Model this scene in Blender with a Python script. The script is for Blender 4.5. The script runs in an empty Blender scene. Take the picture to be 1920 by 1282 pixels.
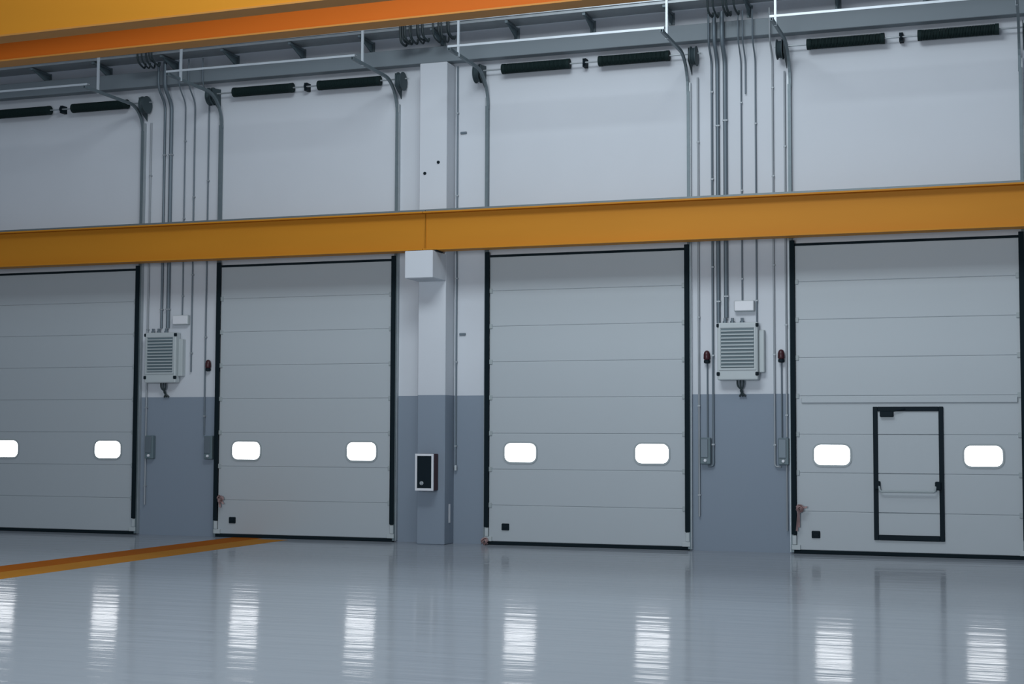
import bpy, bmesh, math, random
from mathutils import Vector, Matrix
R = math.radians
sc = bpy.context.scene
COL = sc.collection
random.seed(7)

# ------------------------------------------------------------------ camera
cd = bpy.data.cameras.new('camera')
cd.sensor_width = 36.0
cd.lens = 2850.0 / 1920.0 * 36.0
cd.clip_end = 200
cam = bpy.data.objects.new('camera', cd)
COL.objects.link(cam)
YAW, PITCH, ROLL = R(-19.301), R(3.493), R(0.198)
fw = Vector((math.sin(YAW) * math.cos(PITCH), math.cos(YAW) * math.cos(PITCH), math.sin(PITCH)))
rt = Vector((math.cos(YAW), -math.sin(YAW), 0))
up = rt.cross(fw)
r2 = rt * math.cos(ROLL) + up * math.sin(ROLL)
u2 = -rt * math.sin(ROLL) + up * math.cos(ROLL)
m = Matrix((r2, u2, -fw)).transposed().to_4x4()
m.translation = Vector((9.88, -24.514, 1.866))
cam.matrix_world = m
sc.camera = cam

# ------------------------------------------------------------------ world and hall lighting
w = bpy.data.worlds.new('hall_daylight')
sc.world = w
w.use_nodes = True
bg = w.node_tree.nodes['Background']
bg.inputs[0].default_value = (0.62, 0.74, 0.92, 1)
bg.inputs[1].default_value = 0.22

def area(name, loc, sx, sy, power, col, rot=(0, 0, 0)):
    l = bpy.data.lights.new(name, 'AREA')
    l.shape = 'RECTANGLE'
    l.size, l.size_y = sx, sy
    l.energy = power
    l.color = col
    o = bpy.data.objects.new(name, l)
    o.location = loc
    o.rotation_euler = rot
    COL.objects.link(o)
    return o
area('overhead_fill', (4.0, -6.0, 12.0), 7, 3.0, 130, (0.86, 0.94, 1.0), (R(4), 0, 0))  # unseen light added overhead to lift the wall and the floor near it
area('overhead_fill', (4.0, -11.0, 12.0), 6, 4.0, 950, (0.86, 0.94, 1.0), (R(12), 0, 0))  # second unseen overhead light, added and placed for the hall's tones
area('front_fill', (4.5, -27.0, 3.4), 5, 4.2, 1650, (0.86, 0.93, 1.0), (R(90), 0, 0))  # unseen light added behind the camera, low enough to reach under the beam

vs = sc.view_settings
vs.view_transform = 'Standard'
vs.look = 'None'
vs.gamma = 1
vs.use_curve_mapping = False
vs.exposure = 0.0

# ------------------------------------------------------------------ materials
def lin(c):
    return tuple(((v / 255) / 12.92 if v / 255 <= 0.04045 else ((v / 255 + 0.055) / 1.055) ** 2.4) for v in c)

def mat(name, rgb, rough=0.6, metal=0.0, var=0.06, scale=3.0, bump=0.0, bscale=60.0, spec=0.4, stretch=(1, 1, 1)):
    mt = bpy.data.materials.new(name)
    mt.use_nodes = True
    nt = mt.node_tree
    b = nt.nodes['Principled BSDF']
    b.inputs['Roughness'].default_value = rough
    b.inputs['Metallic'].default_value = metal
    b.inputs['Specular IOR Level'].default_value = spec
    tc = nt.nodes.new('ShaderNodeTexCoord')
    mp = nt.nodes.new('ShaderNodeMapping')
    mp.inputs['Scale'].default_value = stretch
    nt.links.new(tc.outputs['Object'], mp.inputs[0])
    nz = nt.nodes.new('ShaderNodeTexNoise')
    nz.inputs['Scale'].default_value = scale
    nz.inputs['Detail'].default_value = 4
    nt.links.new(mp.outputs[0], nz.inputs['Vector'])
    mix = nt.nodes.new('ShaderNodeMix')
    mix.data_type = 'RGBA'
    c = Vector(rgb)
    mix.inputs[6].default_value = (*(c * (1 - var)), 1)
    mix.inputs[7].default_value = (*(c * (1 + var)), 1)
    nt.links.new(nz.outputs['Fac'], mix.inputs[0])
    nt.links.new(mix.outputs[2], b.inputs['Base Color'])
    if bump:
        n2 = nt.nodes.new('ShaderNodeTexNoise')
        n2.inputs['Scale'].default_value = bscale
        nt.links.new(mp.outputs[0], n2.inputs['Vector'])
        bp = nt.nodes.new('ShaderNodeBump')
        bp.inputs['Strength'].default_value = bump
        bp.inputs['Distance'].default_value = 0.004
        nt.links.new(n2.outputs['Fac'], bp.inputs['Height'])
        nt.links.new(bp.outputs[0], b.inputs['Normal'])
    return mt

def two_tone(name, top, low, zsplit):
    """White paint above a grey-blue dado, split at a height of the thing itself."""
    mt = mat(name, top, 0.75, var=0.03, scale=1.2, bump=0.15, bscale=30)
    nt = mt.node_tree
    b = nt.nodes['Principled BSDF']
    src = b.inputs['Base Color'].links[0].from_socket
    tc = [n for n in nt.nodes if n.type == 'TEX_COORD'][0]
    sp = nt.nodes.new('ShaderNodeSeparateXYZ')
    nt.links.new(tc.outputs['Object'], sp.inputs[0])
    gt = nt.nodes.new('ShaderNodeMath')
    gt.operation = 'GREATER_THAN'
    gt.inputs[1].default_value = zsplit
    nt.links.new(sp.outputs['Z'], gt.inputs[0])
    mx = nt.nodes.new('ShaderNodeMix')
    mx.data_type = 'RGBA'
    mx.inputs[6].default_value = (*low, 1)
    nt.links.new(gt.outputs[0], mx.inputs[0])
    nt.links.new(src, mx.inputs[7])
    nt.links.new(mx.outputs[2], b.inputs['Base Color'])
    return mt

M = {}
M['wall'] = two_tone('wall_paint', (0.60, 0.635, 0.675), (0.235, 0.285, 0.345), 2.54)
M['panel'] = mat('door_panel_grey', (0.445, 0.49, 0.515), 0.5, var=0.03, scale=0.8, bump=0.12, bscale=90)
M['rubber'] = mat('black_rubber', (0.007, 0.015, 0.020), 0.8, spec=0.12)
M['black'] = mat('black_metal', (0.006, 0.014, 0.020), 0.65, spec=0.15)
M['spring'] = mat('spring_steel', (0.010, 0.022, 0.022), 0.7, spec=0.15)
M['galv'] = mat('galvanised_steel', (0.40, 0.44, 0.46), 0.45, metal=0.45, var=0.12, scale=9)
M['galvdark'] = mat('weathered_galvanised_steel', (0.17, 0.215, 0.235), 0.5, metal=0.4, var=0.15, scale=9)
M['bright'] = mat('bright_zinc', (0.66, 0.72, 0.76), 0.42, metal=0.3, var=0.05, scale=9)
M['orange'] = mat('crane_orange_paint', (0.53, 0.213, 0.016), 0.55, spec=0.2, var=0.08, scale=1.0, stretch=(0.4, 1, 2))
M['orange_bounced'] = mat('crane_orange_bounce_tint', (0.43, 0.100, 0.009), 0.5, spec=0.2, var=0.08, scale=1.0, stretch=(0.4, 1, 2))  # crane orange reddened in its colour for light bounced between the girders
M['flange'] = mat('crane_flange_paint', (0.45, 0.20, 0.04), 0.55, var=0.1, scale=2)
M['conduit'] = mat('grey_conduit', (0.34, 0.375, 0.40), 0.5, metal=0.25, var=0.06)
M['conduitdark'] = mat('dark_steel_conduit', (0.16, 0.20, 0.23), 0.5, metal=0.35, var=0.06)
M['cabinet'] = mat('cabinet_grey', (0.47, 0.52, 0.53), 0.5, var=0.04)
M['louvre'] = mat('louvre_grey', (0.36, 0.41, 0.42), 0.5, var=0.04)
M['boxdark'] = mat('switch_box_grey', (0.13, 0.18, 0.20), 0.5, var=0.06)
M['red'] = mat('signal_red', (0.05, 0.014, 0.018), 0.35, var=0.1)
M['maroon'] = mat('maroon_paint', (0.045, 0.015, 0.02), 0.5)
M['tape'] = mat('barrier_tape', (0.33, 0.22, 0.215), 0.6, var=0.4, scale=12)
M['white'] = mat('white_plastic', (0.75, 0.77, 0.80), 0.45, var=0.03)
M['cable'] = mat('cable_sheath', (0.03, 0.045, 0.05), 0.6)
M['markdark'] = mat('dark_orange_floor_paint', (0.36, 0.098, 0.004), 0.8, spec=0.05, var=0.12, scale=2)
M['markamber'] = mat('amber_floor_paint', (0.43, 0.18, 0.022), 0.8, spec=0.05, var=0.1, scale=2)

def pane_material():
    mt = bpy.data.materials.new('daylit_acrylic_pane')
    mt.use_nodes = True
    b = mt.node_tree.nodes['Principled BSDF']
    b.inputs['Base Color'].default_value = (0.9, 0.93, 0.95, 1)
    b.inputs['Roughness'].default_value = 0.2
    b.inputs['Emission Color'].default_value = (0.97, 0.98, 1.0, 1)
    b.inputs['Emission Strength'].default_value = 5.0
    return mt
M['beamgrey'] = mat('edge_beam_paint', (0.21, 0.25, 0.275), 0.6, var=0.05, scale=1.5)
M['drum'] = mat('dark_drum_steel', (0.05, 0.075, 0.085), 0.6, var=0.1)
M['pane'] = pane_material()

def floor_material():
    mt = bpy.data.materials.new('epoxy_floor')
    mt.use_nodes = True
    nt = mt.node_tree
    b = nt.nodes['Principled BSDF']
    b.inputs['Roughness'].default_value = 0.10
    b.inputs['IOR'].default_value = 1.07
    tc = nt.nodes.new('ShaderNodeTexCoord')
    nz = nt.nodes.new('ShaderNodeTexNoise')
    nz.inputs['Scale'].default_value = 0.35
    nz.inputs['Detail'].default_value = 5
    nt.links.new(tc.outputs['Object'], nz.inputs['Vector'])
    mix = nt.nodes.new('ShaderNodeMix')
    mix.data_type = 'RGBA'
    mix.inputs[6].default_value = (0.315, 0.35, 0.385, 1)
    mix.inputs[7].default_value = (0.35, 0.385, 0.42, 1)
    nt.links.new(nz.outputs['Fac'], mix.inputs[0])
    nt.links.new(mix.outputs[2], b.inputs['Base Color'])
    # trowel ripples: long across the hall, short towards the doors
    mp = nt.nodes.new('ShaderNodeMapping')
    mp.inputs['Rotation'].default_value = (0, 0, R(-18))
    mp.inputs['Scale'].default_value = (0.35, 3.0, 1)
    nt.links.new(tc.outputs['Object'], mp.inputs[0])
    n2 = nt.nodes.new('ShaderNodeTexNoise')
    n2.inputs['Scale'].default_value = 1.5
    n2.inputs['Detail'].default_value = 3
    nt.links.new(mp.outputs[0], n2.inputs['Vector'])
    bp = nt.nodes.new('ShaderNodeBump')
    bp.inputs['Strength'].default_value = 1.0
    bp.inputs['Distance'].default_value = 0.006
    nt.links.new(n2.outputs['Fac'], bp.inputs['Height'])
    nt.links.new(bp.outputs[0], b.inputs['Normal'])
    return mt
M['floor'] = floor_material()

# ------------------------------------------------------------------ mesh helpers
class MB:
    """Collects shapes into one mesh."""
    def __init__(s):
        s.bm = bmesh.new()
    def box(s, x0, x1, y0, y1, z0, z1, bevel=0.0, seg=1):
        r = bmesh.ops.create_cube(s.bm, size=1)
        vv = r['verts']
        for v in vv:
            v.co = Vector(((x0 + x1) / 2 + v.co.x * (x1 - x0), (y0 + y1) / 2 + v.co.y * (y1 - y0), (z0 + z1) / 2 + v.co.z * (z1 - z0)))
        if bevel:
            ee = list({e for v in vv for e in v.link_edges})
            bmesh.ops.bevel(s.bm, geom=ee, offset=bevel, segments=seg, affect='EDGES', profile=0.5)
        return s
    def poly(s, pts, vec):
        """A flat outline pushed along a vector."""
        a = [s.bm.verts.new(p) for p in pts]
        v = Vector(vec)
        b = [s.bm.verts.new(Vector(p) + v) for p in pts]
        n = len(pts)
        s.bm.faces.new(a)
        s.bm.faces.new(b[::-1])
        for i in range(n):
            s.bm.faces.new((a[i], b[i], b[(i + 1) % n], a[(i + 1) % n]))
        return s
    def ring(s, outer, inner, vec):
        v = Vector(vec)
        n = len(outer)
        L = [[s.bm.verts.new(Vector(p) + d) for p in pts] for pts, d in ((outer, Vector()), (inner, Vector()), (outer, v), (inner, v))]
        o0, i0, o1, i1 = L
        for i in range(n):
            j = (i + 1) % n
            s.bm.faces.new((o0[i], o0[j], i0[j], i0[i]))
            s.bm.faces.new((o1[j], o1[i], i1[i], i1[j]))
            s.bm.faces.new((o0[j], o0[i], o1[i], o1[j]))
            s.bm.faces.new((i0[i], i0[j], i1[j], i1[i]))
        return s
    def sweep(s, pts, prof, side=None):
        """Sweep a closed 2D profile (a, b) along points; side = fixed sideways axis."""
        pts = [Vector(p) for p in pts]
        rings = []
        prev = None
        for i, p in enumerate(pts):
            t = (pts[min(i + 1, len(pts) - 1)] - pts[max(i - 1, 0)]).normalized()
            if side is not None:
                a = Vector(side)
            elif prev is None:
                a = t.orthogonal().normalized()
            else:
                a = (prev - t * prev.dot(t)).normalized()
            prev = a
            b = t.cross(a).normalized()
            rings.append([s.bm.verts.new(p + a * u + b * v) for u, v in prof])
        n = len(prof)
        for k in range(len(rings) - 1):
            for i in range(n):
                j = (i + 1) % n
                s.bm.faces.new((rings[k][i], rings[k][j], rings[k + 1][j], rings[k + 1][i]))
        s.bm.faces.new(rings[0][::-1])
        s.bm.faces.new(rings[-1])
        return s
    def tube(s, pts, r, seg=10):
        return s.sweep(pts, [(r * math.cos(2 * math.pi * i / seg), r * math.sin(2 * math.pi * i / seg)) for i in range(seg)])
    def lathe(s, prof, origin, axis, seg=24):
        """prof: (radius, distance along axis)."""
        ax = Vector(axis).normalized()
        a = ax.orthogonal().normalized()
        b = ax.cross(a)
        o = Vector(origin)
        rings = [[s.bm.verts.new(o + ax * d + (a * math.cos(2 * math.pi * i / seg) + b * math.sin(2 * math.pi * i / seg)) * max(r, 1e-4)) for i in range(seg)] for r, d in prof]
        for k in range(len(rings) - 1):
            for i in range(seg):
                j = (i + 1) % seg
                s.bm.faces.new((rings[k][i], rings[k][j], rings[k + 1][j], rings[k + 1][i]))
        s.bm.faces.new(rings[0][::-1])
        s.bm.faces.new(rings[-1])
        return s
    def mesh(s, name, mt, smooth=False):
        bmesh.ops.recalc_face_normals(s.bm, faces=s.bm.faces)
        me = bpy.data.meshes.new(name)
        s.bm.to_mesh(me)
        s.bm.free()
        me.materials.append(mt)
        if smooth:
            for p in me.polygons:
                p.use_smooth = True
            me.set_sharp_from_angle(angle=R(40))
        return me

def rrect(w, h, r, cx, y, cz, n=6):
    """Rounded rectangle outline in the X-Z plane."""
    out = []
    for (sx, sz, a0) in ((1, 1, 0), (-1, 1, 90), (-1, -1, 180), (1, -1, 270)):
        for k in range(n + 1):
            a = R(a0 + 90 * k / n)
            out.append((cx + sx * (w / 2 - r) + r * math.cos(a), y, cz + sz * (h / 2 - r) + r * math.sin(a)))
    return out

def bend(pts, r, n=6):
    """Round the corners of a polyline."""
    P = [Vector(p) for p in pts]
    out = [P[0]]
    for i in range(1, len(P) - 1):
        a = (P[i - 1] - P[i]); b = (P[i + 1] - P[i])
        d = min(r, a.length * 0.49, b.length * 0.49)
        p0 = P[i] + a.normalized() * d; p1 = P[i] + b.normalized() * d
        for k in range(n + 1):
            t = k / n
            out.append(p0 * (1 - t) ** 2 + P[i] * 2 * t * (1 - t) + p1 * t * t)
    out.append(P[-1])
    return out

def put(name, me, parent=None, loc=(0, 0, 0)):
    o = bpy.data.objects.new(name, me)
    o.location = loc
    COL.objects.link(o)
    if parent is not None:
        o.parent = parent
    return o

def tag(o, label, cat, group=None, kind='thing'):
    o['label'] = label
    o['category'] = cat
    o['kind'] = kind
    if group:
        o['group'] = group
    return o

def thing(name, label, cat, loc=(0, 0, 0), group=None, kind='thing'):
    return tag(put(name, None, None, loc), label, cat, group, kind)

# ------------------------------------------------------------------ the setting
fl = put('floor', MB().box(-24, 24, -34, 0.3, -0.2, 0).mesh('floor', M['floor']))
tag(fl, 'glossy grey epoxy hall floor mirroring the door windows', 'floor', kind='structure')
wl = put('wall_front', MB().box(-24, 24, 0, 0.3, 0, 12.5).mesh('wall_front', M['wall']))
tag(wl, 'white hall wall with grey blue painted dado behind the doors', 'wall', kind='structure')

col = put('column', MB().box(-0.27, 0.24, -0.43, -0.001, 0, 8.3, bevel=0.012).mesh('column', M['wall']))
tag(col, 'square white concrete column with grey blue foot between the two middle doors', 'column', kind='structure')
put('corbel', MB().box(-0.27, 0.24, -1.03, -0.42, 4.49, 4.955, bevel=0.012).mesh('corbel', M['wall']), col)
for bx, bz in ((-0.16, 6.37), (0.09, 6.55)):
    put('anchor_bolt', MB().lathe([(0.028, 0), (0.028, 0.012), (0.016, 0.02), (0.016, 0.03)], (bx, -0.43, bz), (0, -1, 0), 10).mesh('anchor_bolt', M['black']), col)

eb = put('trim_1', MB().box(-24, 24, -0.20, -0.002, 8.36, 8.64, bevel=0.008).mesh('edge_beam', M['beamgrey']))
tag(eb, 'grey steel band along the wall under the cable tray', 'edge beam', kind='structure')

# ------------------------------------------------------------------ floor marking beside the second door
def strip(x0, x1, y0, y1, z):
    b = MB()
    b.poly([(x0, y0, 0.0), (x1, y0, 0.0), (x1 + 0.02, y1, 0.0), (x0, y1, 0.0)], (0, 0, z))
    return b
tag(put('floor_marking', strip(-4.0, -3.42, -14.0, -0.1, 0.002).mesh('floor_marking', M['markdark'])),
    'dark orange floor stripe running from the second door towards the left', 'floor stripe')
tag(put('floor_marking', strip(-3.395, -2.78, -14.0, -0.35, 0.002).mesh('floor_marking', M['markamber'])),
    'paler amber floor stripe along the near side of the dark orange one', 'floor stripe')

# ------------------------------------------------------------------ sectional doors
HP = 0.61          # panel height
ZB = 0.06
HW = 1.75
PF, PB = -0.075, -0.03   # panel front and back
CACHE = {}
def shared(key, fn):
    if key not in CACHE:
        CACHE[key] = fn()
    return CACHE[key]

def panel_mesh():
    b = MB()
    g = 0.001
    pr = [(PB, g), (PF + 0.006, g), (PF, g + 0.009), (PF, HP - g - 0.009), (PF + 0.006, HP - g), (PB, HP - g)]
    b.poly([(-1.705, y, z) for y, z in pr], (3.41, 0, 0))
    return b.mesh('door_panel', M['panel'])

def spring_mesh():
    b = MB()
    L, rr, wr = 1.14, 0.076, 0.0118
    turns = 50
    pts = []
    for i in range(turns * 14 + 1):
        a = 2 * math.pi * i / 14
        pts.append((-L / 2 + L * i / (turns * 14), rr * math.cos(a), rr * math.sin(a)))
    b.tube(pts, wr, 5)
    for s in (-1, 1):
        b.lathe([(0.03, -0.03), (0.088, -0.03), (0.088, 0.03), (0.03, 0.03)], (s * (L / 2 + 0.01), 0, 0), (1, 0, 0), 18)
    return b.mesh('spring', M['spring'], True)

def drum_mesh():
    b = MB()
    pr = [(0.03, -0.05), (0.165, -0.05), (0.165, -0.038)]
    for k in range(4):
        pr += [(0.14, -0.034 + k * 0.018), (0.13, -0.025 + k * 0.018)]
    pr += [(0.165, 0.038), (0.165, 0.05), (0.03, 0.05)]
    b.lathe(pr, (0, 0, 0), (1, 0, 0), 28)
    return b.mesh('cable_drum', M['drum'], True)

def track_profile(w=0.045, d=0.05, t=0.006):
    return [(-w / 2, -d / 2), (w / 2, -d / 2), (w / 2, d / 2), (w / 2 - t * 2, d / 2), (w / 2 - t, -d / 2 + t), (-w / 2 + t, -d / 2 + t), (-w / 2 + t * 2, d / 2), (-w / 2, d / 2)]

def build_door(n, xc, zs, ze, yh, label, wicket=False):
    """zs: spring shaft height; ze: height of the horizontal tracks; yh: how far they reach out."""
    d = thing('door_%d' % n, label, 'door', (xc, 0, 0), 'grey sectional doors', 'structure')
    where = {1: 'far left door', 2: 'door left of the column', 3: 'door right of the column', 4: 'door with the walk-through'}[n]
    tk = thing('door_track', 'galvanised rails rising beside and reaching out over the ' + where, 'track', (xc, -0.002, 0), 'lifting rails of the doors')
    sp = thing('spring_shaft', 'pair of black springs on a shaft over the ' + where, 'spring', (xc, -0.002, 0), 'spring shafts above the doors')
    pm = shared('panel', panel_mesh)
    for k in range(8):
        put('door_panel', pm, d, (0, 0, ZB + k * HP))
    put('bottom_seal', shared('bseal', lambda: MB().box(-1.76, 1.76, -0.085, -0.02, 0.0, 0.058, bevel=0.008).mesh('bottom_seal', M['rubber'])), d)
    put('top_seal', shared('tseal', lambda: MB().box(-1.71, 1.71, -0.083, -0.028, ZB + 8 * HP - 0.03, ZB + 8 * HP + 0.012).mesh('top_seal', M['rubber'])), d)
    for s in (-1, 1):
        put('side_seal', shared('side%d' % s, lambda: MB().box(*sorted((s * 1.705, s * 1.785)), -0.130, -0.099, 0.30, 5.0, bevel=0.006).mesh('side_seal', M['rubber'])), d)
        # windows
        f = put('window_frame', shared('wf', lambda: MB().ring(rrect(0.62, 0.375, 0.135, 0, 0, 0), rrect(0.56, 0.315, 0.105, 0, 0, 0), (0, -0.016, 0)).mesh('window_frame', M['louvre'])), d, (s * 1.145, PF + 0.001, 1.565))
        put('pane', shared('pn', lambda: MB().poly(rrect(0.562, 0.317, 0.106, 0, 0, 0), (0, -0.008, 0)).mesh('pane', M['pane'])), f)
        # tracks
        vt = put('vertical_track', shared('vt%d' % s, lambda: MB().sweep([(s * 1.775, -0.055, 0.02), (s * 1.775, -0.055, 7.55)], track_profile(0.05, 0.08), (1, 0, 0)).mesh('vertical_track', M['galvdark'])), tk)
        def ht():
            pts = [(s * 1.765, -0.055, 7.5)]
            r = ze - 7.55
            for k in range(11):
                a = R(9 * k)
                pts.append((s * 1.765, -0.055 - r * (1 - math.cos(a)), 7.55 + r * math.sin(a)))
            pts.append((s * 1.765, yh, ze))
            b = MB().sweep(pts, track_profile(0.042, 0.05), (1, 0, 0))
            return b.mesh('horizontal_track', M['galvdark'])
        hz = put('horizontal_track', ht(), tk)
        put('track_hanger', MB().box(s * 1.755 - 0.018, s * 1.755 + 0.018, -1.52, -1.485, ze - 0.03, 10.2).mesh('track_hanger', M['bright']), hz)
        put('angle_bracket', shared('ang%d' % s, lambda: MB().box(s * 1.80 - 0.012, s * 1.80 + 0.012, -0.075, 0.0, 0.02, 7.7).mesh('angle_bracket', M['galv'])), vt)
        put('corner_bracket', shared('cor%d' % s, lambda: MB().box(*sorted((s * 1.65, s * 1.785)), -0.110, -0.072, 0.06, 0.14, bevel=0.006).box(*sorted((s * 1.71, s * 1.775)), -0.118, -0.072, 0.14, 0.29, bevel=0.008).mesh('corner_bracket', M['cabinet'])), d)
        for k in range(1, 8):
            put('roller_bracket', shared('rol%d' % s, lambda: MB().box(*sorted((s * 1.655, s * 1.725)), -0.104, -0.072, -0.04, 0.04, bevel=0.005).lathe([(0.012, 0), (0.012, 0.05)], (s * 1.72, -0.1, 0), (s, 0, 0), 8).mesh('roller_bracket', M['louvre'])), d, (0, 0.012, ZB + k * HP))
        # spring, drum
        put('spring', shared('spring', spring_mesh), sp, (s * 0.865, -0.14, zs - 0.02))
        put('cable_drum', shared('drum', drum_mesh), sp, (s * 1.90, -0.20, zs - 0.08))
        put('end_bearing_plate', shared('ebp%d' % s, lambda: MB().poly([(s * 1.82, 0, -0.30), (s * 1.82, -0.30, -0.12), (s * 1.82, -0.30, 0.10), (s * 1.82, 0, 0.14)], (s * 0.008, 0, 0)).mesh('end_bearing_plate', M['drum'])), sp, (0, 0, zs - 0.05))
    put('shaft', MB().lathe([(0.014, -2.0), (0.014, 2.0)], (0, -0.14, zs - 0.02), (1, 0, 0), 10).mesh('shaft', M['galv']), sp)
    put('centre_bearing', MB().lathe([(0.055, -0.015), (0.055, 0.015)], (0, -0.14, zs - 0.02), (1, 0, 0), 16).box(-0.03, 0.03, -0.15, 0.0, zs - 0.09, zs + 0.05).mesh('centre_bearing', M['black']), sp)
    put('crossbar', MB().poly([(-1.80, yh + y, ze + z) for y, z in ((0.02, 0.03), (0.02, 0.065), (0.12, 0.065), (0.12, 0.059), (0.026, 0.059), (0.026, 0.03))], (3.60, 0, 0)).mesh('crossbar', M['bright']), tk)
    put('handle', shared('hdl', lambda: MB().box(-1.475, -1.34, -0.10, -0.073, 0.25, 0.365, bevel=0.01).box(-1.45, -1.365, -0.108, -0.098, 0.285, 0.33, bevel=0.006).mesh('handle', M['black'])), d)
    if wicket:
        put('stiffening_rail', MB().box(-1.62, 1.66, -0.105, -0.074, 2.385, 2.475, bevel=0.01).mesh('stiffening_rail', M['panel']), d)
        x0, x1, z0, z1 = -0.505, 0.56, 0.245, 2.325
        b = MB()
        for k in range(5):
            a, c = max(z0 + 0.03, ZB + k * HP), min(z1 - 0.03, ZB + (k + 1) * HP)
            if c - a > 0.03:
                b.box(x0 + 0.03, x1 - 0.03, -0.088, -0.072, a + 0.005, c - 0.005, bevel=0.006)
        wd = put('wicket_door', b.mesh('wicket_door', M['panel']), d)
        wd['label'] = 'walk-through leaf in the black frame'
        b = MB()
        t = 0.072
        b.box(x0, x0 + t, -0.112, -0.07, z0, z1, bevel=0.006)
        b.box(x1 - t, x1, -0.112, -0.07, z0, z1, bevel=0.006)
        b.box(x0 + t, x1 - t, -0.112, -0.07, z1 - t, z1, bevel=0.006)
        b.box(x0 + t, x1 - t, -0.112, -0.07, z0, z0 + 0.085, bevel=0.006)
        fr = put('wicket_frame', b.mesh('wicket_frame', M['black']), wd)
        fr['label'] = 'black frame'
        put('door_closer', MB().box(-0.395, -0.19, -0.15, -0.088, 2.165, 2.255, bevel=0.01).tube([(-0.22, -0.14, 2.25), (-0.05, -0.13, 2.285), (-0.01, -0.115, 2.29)], 0.01, 6).mesh('door_closer', M['black']), wd)
        put('panic_bar', MB().tube(bend([(-0.42, -0.14, 1.09), (-0.40, -0.16, 1.005), (0.42, -0.16, 1.005), (0.44, -0.14, 1.09)], 0.03), 0.016, 8).mesh('panic_bar', M['louvre'], True), wd)
        for hx in (-0.445, 0.47):
            put('bar_housing', MB().box(hx - 0.045, hx + 0.045, -0.155, -0.088, 1.035, 1.165, bevel=0.012).mesh('bar_housing', M['black']), wd)
    return d

build_door(1, -7.835, 8.09, 7.99, -1.93, 'farthest left grey sectional door, cut by the picture edge, left of the first cabinet')
build_door(2, -2.62, 8.15, 8.09, -1.93, 'grey sectional door left of the column, orange floor stripes meeting its foot')
build_door(3, 2.625, 8.18, 8.11, -1.90, 'grey sectional door immediately right of the column, without a walk-through door')
build_door(4, 7.84, 8.18, 8.17, -1.80, 'grey sectional door with a black framed walk-through door in it', True)

# ------------------------------------------------------------------ crane runway along the wall
def runway(name, x0, x1, label):
    t = thing(name, label, 'beam', (x0, -0.75, 4.975), 'orange crane runway beams')
    L = x1 - x0
    b = MB()
    b.box(0, L, -0.15, 0.15, 0, 0.026)
    b.box(0, L, -0.15, 0.15, 0.634, 0.66)
    b.box(0, L, -0.011, 0.011, 0.026, 0.634)
    b.box(0, 0.012, -0.03, 0.03, 0.026, 0.634)
    b.box(L - 0.012, L, -0.03, 0.03, 0.026, 0.634)
    put('beam_profile', b.mesh('beam_profile', M['orange']), t)
    put('crane_rail', MB().box(0, L, -0.03, 0.03, 0.66, 0.71).mesh('crane_rail', M['galvdark']), t)
    put('bearing_plate', MB().box(L - 0.25 if x0 < 0 and x1 < 1 else 0.02, L - 0.02 if x0 < 0 and x1 < 1 else 0.25, -0.16, 0.16, -0.02, 0).mesh('bearing_plate', M['black']), t)
    return t
runway('crane_runway_beam', -13.0, -0.008, 'orange steel beam crossing the two left doors, ending on the column bracket')
runway('crane_runway_beam', 0.002, 13.0, 'orange steel beam crossing the two right doors, starting at the column bracket')

# ------------------------------------------------------------------ overhead crane girders at the top left
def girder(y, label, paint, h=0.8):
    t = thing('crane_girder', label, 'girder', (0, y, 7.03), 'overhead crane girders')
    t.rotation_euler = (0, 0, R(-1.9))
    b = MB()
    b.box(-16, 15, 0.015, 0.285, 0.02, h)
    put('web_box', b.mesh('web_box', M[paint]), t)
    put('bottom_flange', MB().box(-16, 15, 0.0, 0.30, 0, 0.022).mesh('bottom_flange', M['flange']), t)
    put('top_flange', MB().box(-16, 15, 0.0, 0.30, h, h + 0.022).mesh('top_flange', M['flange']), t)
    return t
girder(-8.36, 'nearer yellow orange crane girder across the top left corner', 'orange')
girder(-7.28, 'farther orange crane girder with painted-in reddish shade seen under the nearer one', 'orange_bounced')

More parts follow.
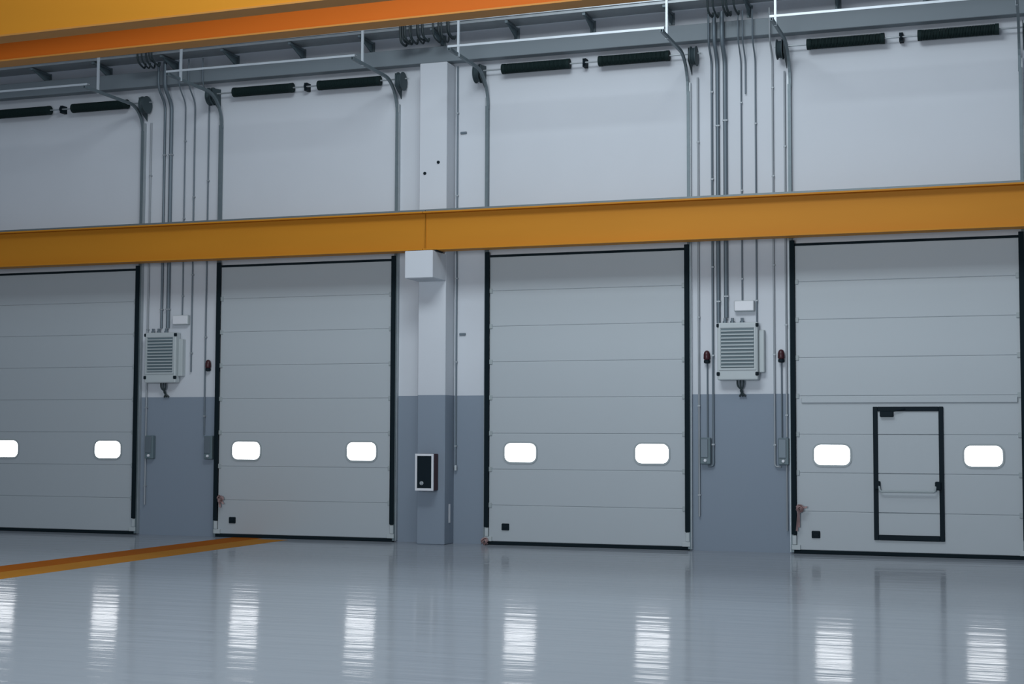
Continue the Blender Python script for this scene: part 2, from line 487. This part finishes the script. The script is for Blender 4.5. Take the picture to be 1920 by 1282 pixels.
# ------------------------------------------------------------------ cable tray and its brackets
tr = thing('cable_tray', 'long galvanised cable tray high on the wall above the doors', 'cable tray', (0, 0, 8.885))
tr.rotation_euler = (0, R(-0.45), 0)
pr = [(-0.58, 0.0), (-0.11, 0.0), (-0.11, 0.085), (-0.114, 0.085), (-0.114, 0.005), (-0.576, 0.005), (-0.576, 0.085), (-0.595, 0.085), (-0.595, 0.075), (-0.58, 0.075)]
put('tray_channel', MB().poly([(-13, y, z) for y, z in pr], (26, 0, 0)).mesh('tray_channel', M['galv']), tr)
put('tray_edge', MB().box(-13, 13, -0.605, -0.582, 0.05, 0.092).mesh('tray_edge', M['bright']), tr)
for i in range(-6, 8):
    x = 1.37 * i
    zt = 8.88 + x * math.tan(R(0.45))
    at = ('first', 'second', 'third')
    where = ('over the far left door, %s from its left' % at[i + 6] if i < -4 else 'above the far left cabinet' if i == -4 else 'over the door left of the column, %s from its left' % at[i + 3] if i < 0 else 'above the column' if i == 0
             else 'over the door right of the column, %s from its left' % at[i - 1] if i < 4 else 'above the right hand cabinet' if i == 4 else 'over the walk-through door, %s from its left' % at[i - 5])
    x += 0.10 if i == -4 else -0.06 if i == 4 else 0
    t = thing('tray_bracket', 'dark tray bracket ' + where, 'bracket', (x, -0.002, zt - 0.004), 'cable tray brackets')
    put('arm', shared('arm', lambda: MB().box(-0.025, 0.025, -0.57, 0, -0.045, -0.002).mesh('arm', M['galvdark'])), t)
    put('gusset', shared('gus', lambda: MB().poly([(-0.012, -0.50, -0.045), (-0.012, -0.02, -0.045), (-0.012, -0.02, -0.185), (-0.012, -0.10, -0.18)], (0.024, 0, 0)).mesh('gusset', M['boxdark'])), t)
    put('wall_plate', shared('wpl', lambda: MB().box(-0.05, 0.05, -0.02, 0, -0.20, -0.003).mesh('wall_plate', M['galvdark'])), t)

# loose cables leaving the tray
def cables(x, label, n, spread, seed):
    rnd = random.Random(seed)
    t = thing('cable_bundle', label, 'cables', (x, -0.3, 8.85), 'cable bundles under the tray')
    for i in range(n):
        u = -spread / 2 + spread * i / (n - 1) + rnd.uniform(-0.03, 0.03)
        b = MB()
        y = -0.32 + rnd.uniform(-0.03, 0.05)
        b.tube(bend([(u, -0.1, 0.20), (u, y - 0.06, 0.20), (u + 0.02, y - 0.07, -0.16 + rnd.uniform(-0.06, 0.05)), (u + 0.05, -0.16, -0.20 + rnd.uniform(-0.05, 0.03)), (u + 0.05, -0.13, -0.12)], 0.10), 0.014 + 0.008 * rnd.random(), 6)
        put('cable', b.mesh('cable', M['cable'], True), t)
    return t
cables(-5.66, 'dark cables looping off the tray above the far left cabinet', 5, 0.32, 1)
cables(-0.36, 'dark cables looping off the tray above the column, left of its tray bracket', 8, 0.46, 2)
cables(0.22, 'dark cables looping off the tray above the column, right of its tray bracket', 5, 0.26, 4)
cables(5.06, 'dark cables looping off the tray above the right hand cabinet', 5, 0.40, 3)

# ------------------------------------------------------------------ conduits on the two piers
def conduit(x, z0, r, label, group, ztop=8.55, dark=True, y=-0.035, foot=None, bendout=True):
    t = thing('conduit', label, 'pipe', (x, -0.003, 0), group)
    pts = [(foot, y, z0), (0, y, z0)] if foot else [(0, y, z0)]
    if bendout:
        pts += [(0, y, 8.02), (0, -0.28, 8.30), (0, -0.28, 8.78)]
    else:
        pts.append((0, y, ztop))
    b = MB().tube(bend(pts, 0.12), r, 10)
    put('pipe', b.mesh('pipe', M['conduitdark' if dark else 'conduit'], True), t)
    k = 0
    z = z0 + 0.35
    while z < min(ztop, 8.0) - 0.4:
        put('pipe_clip', MB().box(-r - 0.006, r + 0.006, y - r - 0.003, 0, z - 0.012, z + 0.012).mesh('pipe_clip', M['conduit']), t)
        z += 1.45
    return t

GA, GC = 'conduits on the far left pier', 'conduits on the right hand pier'
conduit(4.552, 0.55, 0.016, 'thin conduit nearest the door right of the column, reaching almost to the floor', GC, dark=False, ztop=7.78, bendout=False)
conduit(4.785, 1.37, 0.018, 'thin conduit passing close left of the right hand cabinet, hooked at its foot', GC, foot=-0.09)
conduit(4.880, 3.70, 0.032, 'thick dark conduit dropping onto the left corner of the right hand cabinet', GC)
conduit(5.008, 3.78, 0.036, 'thick conduit beside the thick dark one, onto the right hand cabinet', GC, dark=True)
conduit(5.272, 4.06, 0.012, 'thin conduit ending on the small box above the right hand cabinet', GC)
conduit(5.345, 7.45, 0.012, 'short thin conduit stub hanging from the tray on the right hand pier', GC)
conduit(5.507, 3.70, 0.013, 'thin conduit down to the right corner of the right hand cabinet', GC)
conduit(5.786, 1.37, 0.015, 'thin conduit right of the right hand cabinet, hooked to the second switch box', GC, foot=0.10, dark=False)
conduit(5.980, 1.845, 0.015, 'thin conduit nearest the walk-through door, down to the switch box', GC, dark=False, ztop=7.78, bendout=False)
conduit(-5.900, 0.55, 0.016, 'thin conduit nearest the far left door', GA, dark=False, ztop=7.70, bendout=False)
conduit(-5.605, 3.82, 0.024, 'dark conduit dropping onto the middle of the far left cabinet', GA)
conduit(-5.467, 3.82, 0.036, 'thick conduit dropping onto the right part of the far left cabinet', GA)
conduit(-5.165, 4.06, 0.012, 'thin conduit ending on the small box above the far left cabinet', GA)
conduit(-4.962, 3.0, 0.014, 'thin conduit right of the far left cabinet', GA)
conduit(-4.665, 1.84, 0.014, 'thin conduit carrying the red lamp beside the door left of the column', GA)
t = conduit(0.285, 1.32, 0.015, 'thin conduit in the corner along the right side of the column', None, ztop=8.3, y=-0.03, bendout=False)
put('end_fitting', MB().lathe([(0.03, 0), (0.03, 0.07), (0.02, 0.09)], (0, -0.03, 1.25), (0, 0, 1), 10).mesh('end_fitting', M['galv']), t)
for z in (7.12, 3.6):
    tag(put('wall_stub', MB().box(0.335, 0.45, -0.03, -0.003, z - 0.02, z + 0.02, bevel=0.006).mesh('wall_stub', M['conduitdark'])),
        'small grey stub on the wall right of the column, %s the orange beam' % ('above' if z > 5 else 'below'), 'bracket', 'wall stubs by the column')

# ------------------------------------------------------------------ louvred cabinets, junction boxes
def cabinet(x, z, label):
    t = thing('louvred_cabinet', label, 'cabinet', (x, -0.003, z), 'louvred cabinets on the piers')
    w, h, dp = 0.66, 0.93, 0.20
    b = MB()
    b.box(-w / 2, w / 2, -dp, -0.03, 0, h, bevel=0.02, seg=2)
    b.box(-w / 2 + 0.08, w / 2 - 0.08, -0.03, 0, 0.08, h - 0.08)
    put('housing', b.mesh('housing', M['cabinet']), t)
    b = MB()
    z0, z1 = 0.20, h - 0.10
    n = 11
    for k in range(n):
        zz = z0 + (z1 - z0) * k / n
        b.poly([(-0.265, -dp + 0.002, zz + 0.012), (-0.265, -dp - 0.026, zz + 0.012), (-0.265, -dp - 0.026, zz + 0.02), (-0.265, -dp + 0.002, zz + 0.036)], (0.53, 0, 0))
    put('louvre_recess', MB().box(-0.268, 0.268, -dp - 0.003, -dp + 0.01, z0 - 0.005, z1 + 0.005).mesh('louvre_recess', M['boxdark']), t)
    put('louvre', b.mesh('louvre', M['cabinet']), t)
    put('lid_frame', MB().ring([(-0.30, -dp + 0.004, 0.165), (0.30, -dp + 0.004, 0.165), (0.30, -dp + 0.004, h - 0.02), (-0.30, -dp + 0.004, h - 0.02)],
        [(-0.275, -dp + 0.004, 0.19), (0.275, -dp + 0.004, 0.19), (0.275, -dp + 0.004, h - 0.085), (-0.275, -dp + 0.004, h - 0.085)], (0, -0.022, 0)).mesh('lid_frame', M['cabinet']), t)
    for sx in (-1, 1):
        for zz in (0.10, h - 0.045):
            put('corner_latch', MB().box(sx * 0.315 - 0.026, sx * 0.315 + 0.026, -dp - 0.02, -dp + 0.03, zz - 0.03, zz + 0.03, bevel=0.01).mesh('corner_latch', M['black']), t)
    for k, gx in enumerate((-0.22, -0.10, 0.06)):
        put('cable_gland', MB().lathe([(0.036, 0), (0.036, 0.03), (0.024, 0.035), (0.024, 0.08)], (gx, -0.10, h), (0, 0, 1), 10).mesh('cable_gland', M['conduitdark']), t)
    put('side_fan', MB().box(w / 2, w / 2 + 0.09, -0.12, 0, 0.12, h - 0.12, bevel=0.012).mesh('side_fan', M['cabinet']), t)
    for k in range(3):
        gx = -0.02 + 0.05 * k
        put('lead', MB().tube(bend([(gx, -0.12, 0.01), (gx, -0.12, -0.10), (gx + 0.09 - 0.08 * k, -0.08, -0.17), (gx + 0.02, -0.03, -0.26)], 0.06), 0.016, 6).mesh('lead', M['cable'], True), t)
    return t
cabinet(5.22, 2.76, 'grey louvred wall cabinet between the door right of the column and the walk-through door')
cabinet(-5.52, 2.80, 'grey louvred wall cabinet between the far left door and its neighbour')

def small_box(x, z, label):
    t = thing('junction_box', label, 'box', (x, -0.003, z), 'small junction boxes above the cabinets')
    put('body', shared('jbb', lambda: MB().box(-0.165, 0.165, -0.09, 0, 0, 0.18, bevel=0.012).mesh('body', M['cabinet'])), t)
    put('lid', shared('jbl', lambda: MB().box(-0.155, 0.155, -0.105, -0.088, 0.01, 0.17, bevel=0.008).mesh('lid', M['white'])), t)
    return t
small_box(5.31, 3.875, 'small pale junction box above the right hand cabinet')
small_box(-5.175, 3.875, 'small pale junction box above the far left cabinet')

def switch_box(x, label):
    t = thing('switch_box', label, 'switch', (x, -0.003, 1.40), 'door switch boxes on the dado')
    put('body', shared('sbb', lambda: MB().box(-0.085, 0.085, -0.10, 0, 0, 0.43, bevel=0.012).mesh('body', M['boxdark'])), t)
    put('cover', shared('sbc', lambda: MB().box(-0.075, 0.045, -0.115, -0.098, 0.11, 0.41, bevel=0.006).mesh('cover', M['conduitdark'])), t)
    put('button', shared('sbk', lambda: MB().lathe([(0.026, 0), (0.026, 0.02), (0.018, 0.032)], (0.0, -0.099, 0.06), (0, -1, 0), 14).mesh('button', M['white'])), t)
    return t
switch_box(4.665, 'switch box on the dado beside the right edge of the door right of the column')
sw = switch_box(5.93, 'switch box on the dado beside the left edge of the walk-through door')
put('outlet_pipe', MB().tube([(0.045, -0.04, 0.0), (0.045, -0.04, -1.05)], 0.014, 8).mesh('outlet_pipe', M['conduit'], True), sw)
switch_box(-5.79, 'switch box on the dado beside the far left door')
switch_box(-4.545, 'switch box on the dado beside the left edge of the door left of the column')

def lamp(x, z, label, drop):
    t = thing('signal_lamp', label, 'lamp', (x, -0.003, z), 'dark red signal lamps')
    put('lamp_base', shared('lb', lambda: MB().lathe([(0.03, 0), (0.05, 0.01), (0.05, 0.05), (0.03, 0.06)], (0, -0.06, -0.12), (0, 0, 1), 14).box(-0.02, 0.02, -0.05, 0, -0.11, -0.07).mesh('lamp_base', M['black'])), t)
    put('lamp_dome', shared('ld', lambda: MB().lathe([(0.048, 0), (0.056, 0.02), (0.054, 0.09), (0.04, 0.13), (0.02, 0.148), (0.0, 0.152)], (0, -0.06, -0.06), (0, 0, 1), 16).mesh('lamp_dome', M['red'], True)), t)
    if drop:
        put('lamp_conduit', MB().tube([(0, -0.03, -0.10), (0, -0.03, -drop)], 0.012, 8).mesh('lamp_conduit', M['conduitdark'], True), t)
    return t
lamp(4.69, 3.16, 'dark red lamp left of the right hand cabinet', 1.32)
lamp(5.90, 3.16, 'dark red lamp right of the right hand cabinet', 1.32)
lamp(-4.588, 3.13, 'dark red lamp between the far left cabinet and the door left of the column', 0)

# ------------------------------------------------------------------ call box on the column
t = thing('call_point', 'white framed black alarm box mounted on the foot of the column', 'alarm box', (-0.035, -0.432, 0.92))
put('back_box', MB().box(-0.16, 0.16, -0.22, 0, 0, 0.62, bevel=0.01).mesh('back_box', M['maroon']), t)
put('rim', MB().ring([(-0.165, -0.215, 0.0), (0.165, -0.215, 0.0), (0.165, -0.215, 0.62), (-0.165, -0.215, 0.62)],
    [(-0.132, -0.215, 0.04), (0.132, -0.215, 0.04), (0.132, -0.215, 0.585), (-0.132, -0.215, 0.585)], (0, -0.03, 0)).mesh('rim', M['white']), t)
put('front_panel', MB().box(-0.133, 0.133, -0.228, -0.214, 0.039, 0.586).mesh('front_panel', M['black']), t)
put('key_knob', MB().lathe([(0.034, 0), (0.034, 0.012), (0.020, 0.014), (0.020, 0.04)], (-0.05, -0.227, 0.125), (0, -1, 0), 16).mesh('key_knob', M['galv']), t)
tag(put('wall_plate', MB().box(0.241, 0.249, -0.24, -0.17, 0.36, 0.68, bevel=0.003).mesh('wall_plate', M['white'])),
    'narrow white plate low on the right side of the column', 'plate')

# ------------------------------------------------------------------ barrier tape tied to the doors
def tape(x, z, label, tails, seed):
    rnd = random.Random(seed)
    t = thing('barrier_tape', label, 'tape', (x, -0.150, z), 'barrier tape remnants on the doors')
    b = MB()
    for k in range(4):
        a = rnd.uniform(0, 6.28)
        pts = []
        for i in range(9):
            q = a + i * 0.62
            pts.append((0.036 * math.cos(q) * (1 + 0.3 * k / 3) + 0.02, -0.03 - 0.02 * math.sin(q * 2 + k), 0.045 * math.sin(q)))
        b.sweep(pts, [(-0.03, -0.002), (0.03, -0.002), (0.03, 0.002), (-0.03, 0.002)])
    put('knot', b.mesh('knot', M['tape']), t)
    for dx, dz in tails:
        b = MB()
        pts = [(dx * q, -0.025 - 0.012 * math.sin(q * 6), dz * q) for q in [i / 8 for i in range(9)]]
        b.sweep(pts, [(-0.018, -0.002), (0.018, -0.002), (0.018, 0.002), (-0.018, 0.002)])
        put('tail', b.mesh('tail', M['tape']), t)
    return t
tape(-4.25, 0.70, 'reddish tape knot on the left edge of the door left of the column', [(0.01, -0.16), (0.08, -0.10)], 5)
tape(6.18, 0.72, 'faded red tape with hanging tails on the left edge of the walk-through door', [(-0.035, -0.36), (0.0, -0.30), (0.13, 0.02)], 6)
tape(0.86, 0.06, 'red tape scrap at the left foot of the door right of the column', [(-0.05, -0.045)], 8)
